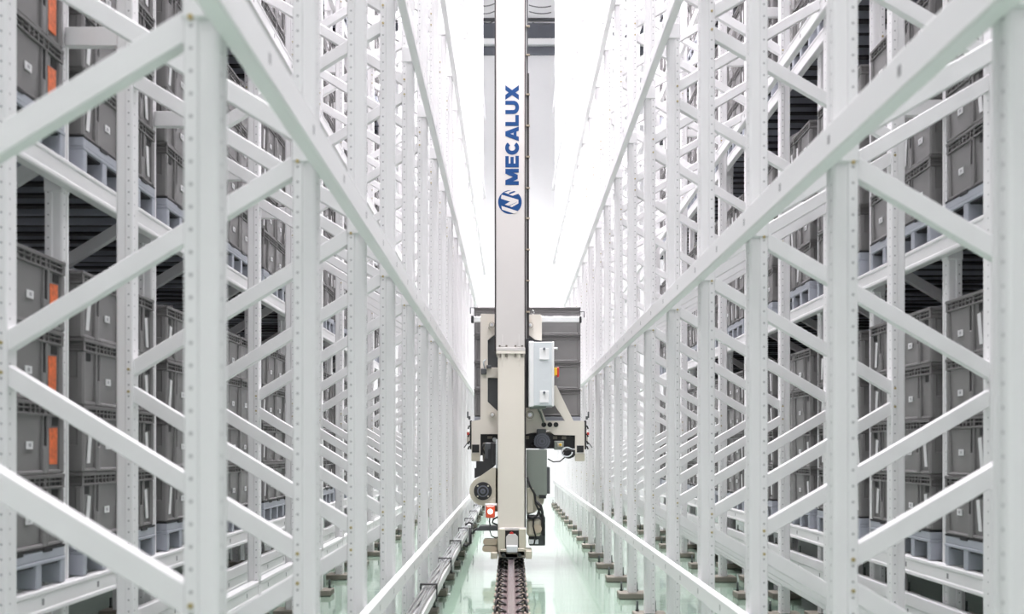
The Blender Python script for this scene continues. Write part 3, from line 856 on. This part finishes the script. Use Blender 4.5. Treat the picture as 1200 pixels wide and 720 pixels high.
for i in range(6):
    cx_, cy_ = 664 + i * 1.2, 530 + (i % 3) * 1.3
    pts = [(X(cx_ + (7 - i * .6) * math.cos(a) * .9, DC), DC - .05 + .02 * i, Z(cy_ + (5.4 - .4 * i) * math.sin(a), DC)) for a in [2 * PI * k / 16 for k in range(15)]]
    b.tube(pts, .007, 'black' if i % 3 else 'cab')
b.tube([(X(642, DC), DC - .02, Z(538, DC)), (X(648, DC), DC - .04, Z(541.5, DC)), (X(656, DC), DC - .04, Z(541, DC)), (X(662, DC), DC - .02, Z(536, DC))], .007, 'black')
b.tube([(X(623, DC), DC - .03, Z(521, DC)), (X(628, DC), DC - .05, Z(524.5, DC)), (X(634, DC), DC - .05, Z(525, DC))], .012, 'black')
b.tube([(X(630, DC), DC - .02, Z(478, DC)), (X(634, DC), DC - .03, Z(486, DC)), (X(637, DC), DC - .03, Z(496, DC))], .012, 'panelgrey')
pxbox(b, 661, 674, 527, 535, DC - .01, DC + .06, 'black', .01); cpart(b, 'cable_coil', label='coil of black and grey cables')
for sx, xs in ((-1, (549.5, 547.5)), (1, (686.3, 689))):
    b = MB(); x0 = 551.8 if sx < 0 else 686
    pxbox(b, x0 - 1.2, x0 + 1.2, 493, 527, DC + .0, DC + .05, 'black', .003)
    for yy in (499, 508.5, 517, 523):
        b.tube([(X(x0, DC), DC + .02, Z(yy, DC)), (X(x0 + sx * 2.2, DC), DC, Z(yy + 1, DC)), (X(x0 + sx * 3.2, DC), DC, Z(yy + 4, DC))], .009, 'black')
    b.tube([(X(x0, DC), DC, Z(518, DC)), (X(x0 + sx * 4, DC), DC, Z(519.5, DC)), (X(x0 + sx * 8, DC), DC, Z(525, DC))], .005, 'dkgrey')
    pxbox(b, x0 + sx * 2, x0 + sx * 4.5, 507, 510, DC - .01, DC + .02, 'red', .003)
    pxbox(b, x0 + sx * 2.8, x0 + sx * 4.6, 482.5, 490, DC - .01, DC + .02, 'dkgrey', .003); pxbox(b, x0 + sx * 0.5, x0 + sx * 3, 488, 492, DC, DC + .03, 'dkgrey', .003)
    cpart(b, 'side_sensor', label='black side sensor with red tip')
b = MB(); b.tube([(X(568, DC), DC - .02, Z(432, DC)), (X(566.5, DC), DC - .04, Z(425, DC)), (X(569, DC), DC - .03, Z(422, DC))], .008, 'cab'); pxbox(b, 563.5, 570, 432, 439, DC - .04, DC + .0, 'dkgrey', .006); pxbox(b, 570, 576, 428, 432, DC - .03, DC + .0, 'dkgrey', .005); pxbox(b, 570, 585, 431, 443, DC + .01, DC + .05, 'cream', .004); cpart(b, 'limit_switch')
b = MB(); pxbox(b, 571, 585, 390, 485, DC + .06, DC + .10, 'dkgrey'); pxbox(b, 612, 634, 390, 485, DC + .06, DC + .10, 'dkgrey'); cpart(b, 'mesh_guard', label='dark guard plate behind the mast')
# platform under the load
b = MB(); b.box(-.50, .86, DC + .12, DC + 1.2, Z(520, DC + .12), Z(505, DC + .12), 'cream', .01); cpart(b, 'fork_platform')
tag(car, 'cream steel lifting carriage with motor and cables behind the mast', 'lifting carriage')

# control cabinet, mounted on the carriage plate next to the mast
DX = D0 + .05
cab = MB(); pxbox(cab, 619.5, 649, 401, 476, DX, DX + .34, 'cab', .006)
cabo = part(cab, 'control_cabinet', label='pale grey control cabinet')
b = MB(); pxbox(b, 619.6, 625.5, 400, 477, DX - .03, DX + .02, 'cabedge', .006); pxbox(b, 646.8, 649.4, 400.5, 476.5, DX - .03, DX + .02, 'cabedge', .004); pxbox(b, 625, 647, 401, 475.5, DX - .022, DX + .01, 'cab', .004); dr = part(b, 'cabinet_door', cabo)
for y0, y1, kn in ((408, 421, 409.5), (458, 471.5, 460.5)):
    b = MB(); pxbox(b, 632.3, 643.3, y0, y1, DX - .028, DX - .015, 'cabedge', .003); pxbox(b, 632.3, 643.3, y1 - 1, y1 + .5, DX - .034, DX - .015, 'cabedge'); b.cyl((X(637.6, DX), Z(kn, DX)), .013, DX - .042, DX - .02, 'motor', 'y', 14); part(b, 'latch', cabo)
b = MB(); pxbox(b, 649, 652.8, 431, 440, DX + .05, DX + .16, 'yellow', .004); pxbox(b, 652.6, 655.4, 430.5, 442, DX + .06, DX + .15, 'red', .006); part(b, 'main_switch', cabo, label='red and yellow main switch')
b = MB(); b.cyl((DX + .1, Z(407.5, DX)), .014, X(649, DX), X(654, DX), 'cabedge', 'x', 12); part(b, 'cable_gland', cabo)
b = MB(); pxbox(b, 621, 640, 476, 479, DX + .04, DX + .2, 'panelgrey', .003); part(b, 'cabinet_bracket', cabo)
tag(crane, 'tall white mast crane with blue lettering standing on the rail', 'stacker crane')

# load on the carriage
YL = DC + .16
zl = Z(505, YL)
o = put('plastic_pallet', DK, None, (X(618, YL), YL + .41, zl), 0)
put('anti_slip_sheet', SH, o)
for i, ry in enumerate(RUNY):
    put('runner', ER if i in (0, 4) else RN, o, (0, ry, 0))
tag(o, 'blue-grey pallet under the crates on the lifting carriage', 'pallet')
for j in (0, 1):
    for k in range(4):
        crate(X(618, YL) + (-.3 if j == 0 else .3), YL + .21, zl + PH + .009 + k * (CH + .001), 1 if j else -1, 2,
              f"grey crate on the lifting carriage, {POS[k]}, stack on the {'cable duct side' if j == 0 else 'cabinet side'}", 'crates on the lifting carriage', True, nocard=True)

# ------------------------------------------------------------------ lights
def area(name, loc, sx, sy, power, rot=(0, 0, 0), c=(1, 1, 1)):
    l = bpy.data.lights.new(name, 'AREA')
    l.shape = 'RECTANGLE'; l.size = sx; l.size_y = sy; l.energy = power; l.color = c
    o = bpy.data.objects.new(name, l); col.objects.link(o)
    o.location = loc; o.rotation_euler = rot
    return o
PW_ = 1.27
for i, (y, p, sd) in enumerate(((-3, 360, 150), (1, 470, 150), (5, 850, 150), (9, 1330, 140), (13, 1450, 120), (17.2, 1200, 100))):
    area('ceiling_light', (0, y, ZC - .05), 5.5, 3.4, p * PW_, c=(1.0, .955, .985)).data.spread = math.radians(sd)
w = bpy.data.worlds.new('world'); sc.world = w; w.use_nodes = True
w.node_tree.nodes['Background'].inputs[0].default_value = (.95, .95, 1, 1)
w.node_tree.nodes['Background'].inputs[1].default_value = 0.3

# ------------------------------------------------------------------ camera
cam = bpy.data.cameras.new('camera')
co = bpy.data.objects.new('camera', cam); col.objects.link(co)
co.location = (0, 0, CAMZ); co.rotation_euler = (PI / 2, 0, 0)
cam.sensor_width = 36; cam.lens = 36 * FPX / 1200
cam.shift_y = (527 - 360) / 1200; cam.shift_x = 1 / 1200
cam.dof.use_dof = True; cam.dof.focus_distance = 9.3; cam.dof.aperture_fstop = 2.3
cam.clip_start = .05
sc.camera = co
sc.view_settings.view_transform = 'Standard'
sc.view_settings.look = 'None'
sc.view_settings.gamma = 1
sc.view_settings.use_curve_mapping = False
sc.view_settings.exposure = 0.0
sc.cycles.max_bounces = 10
sc.cycles.diffuse_bounces = 8
sc.cycles.use_denoising = True
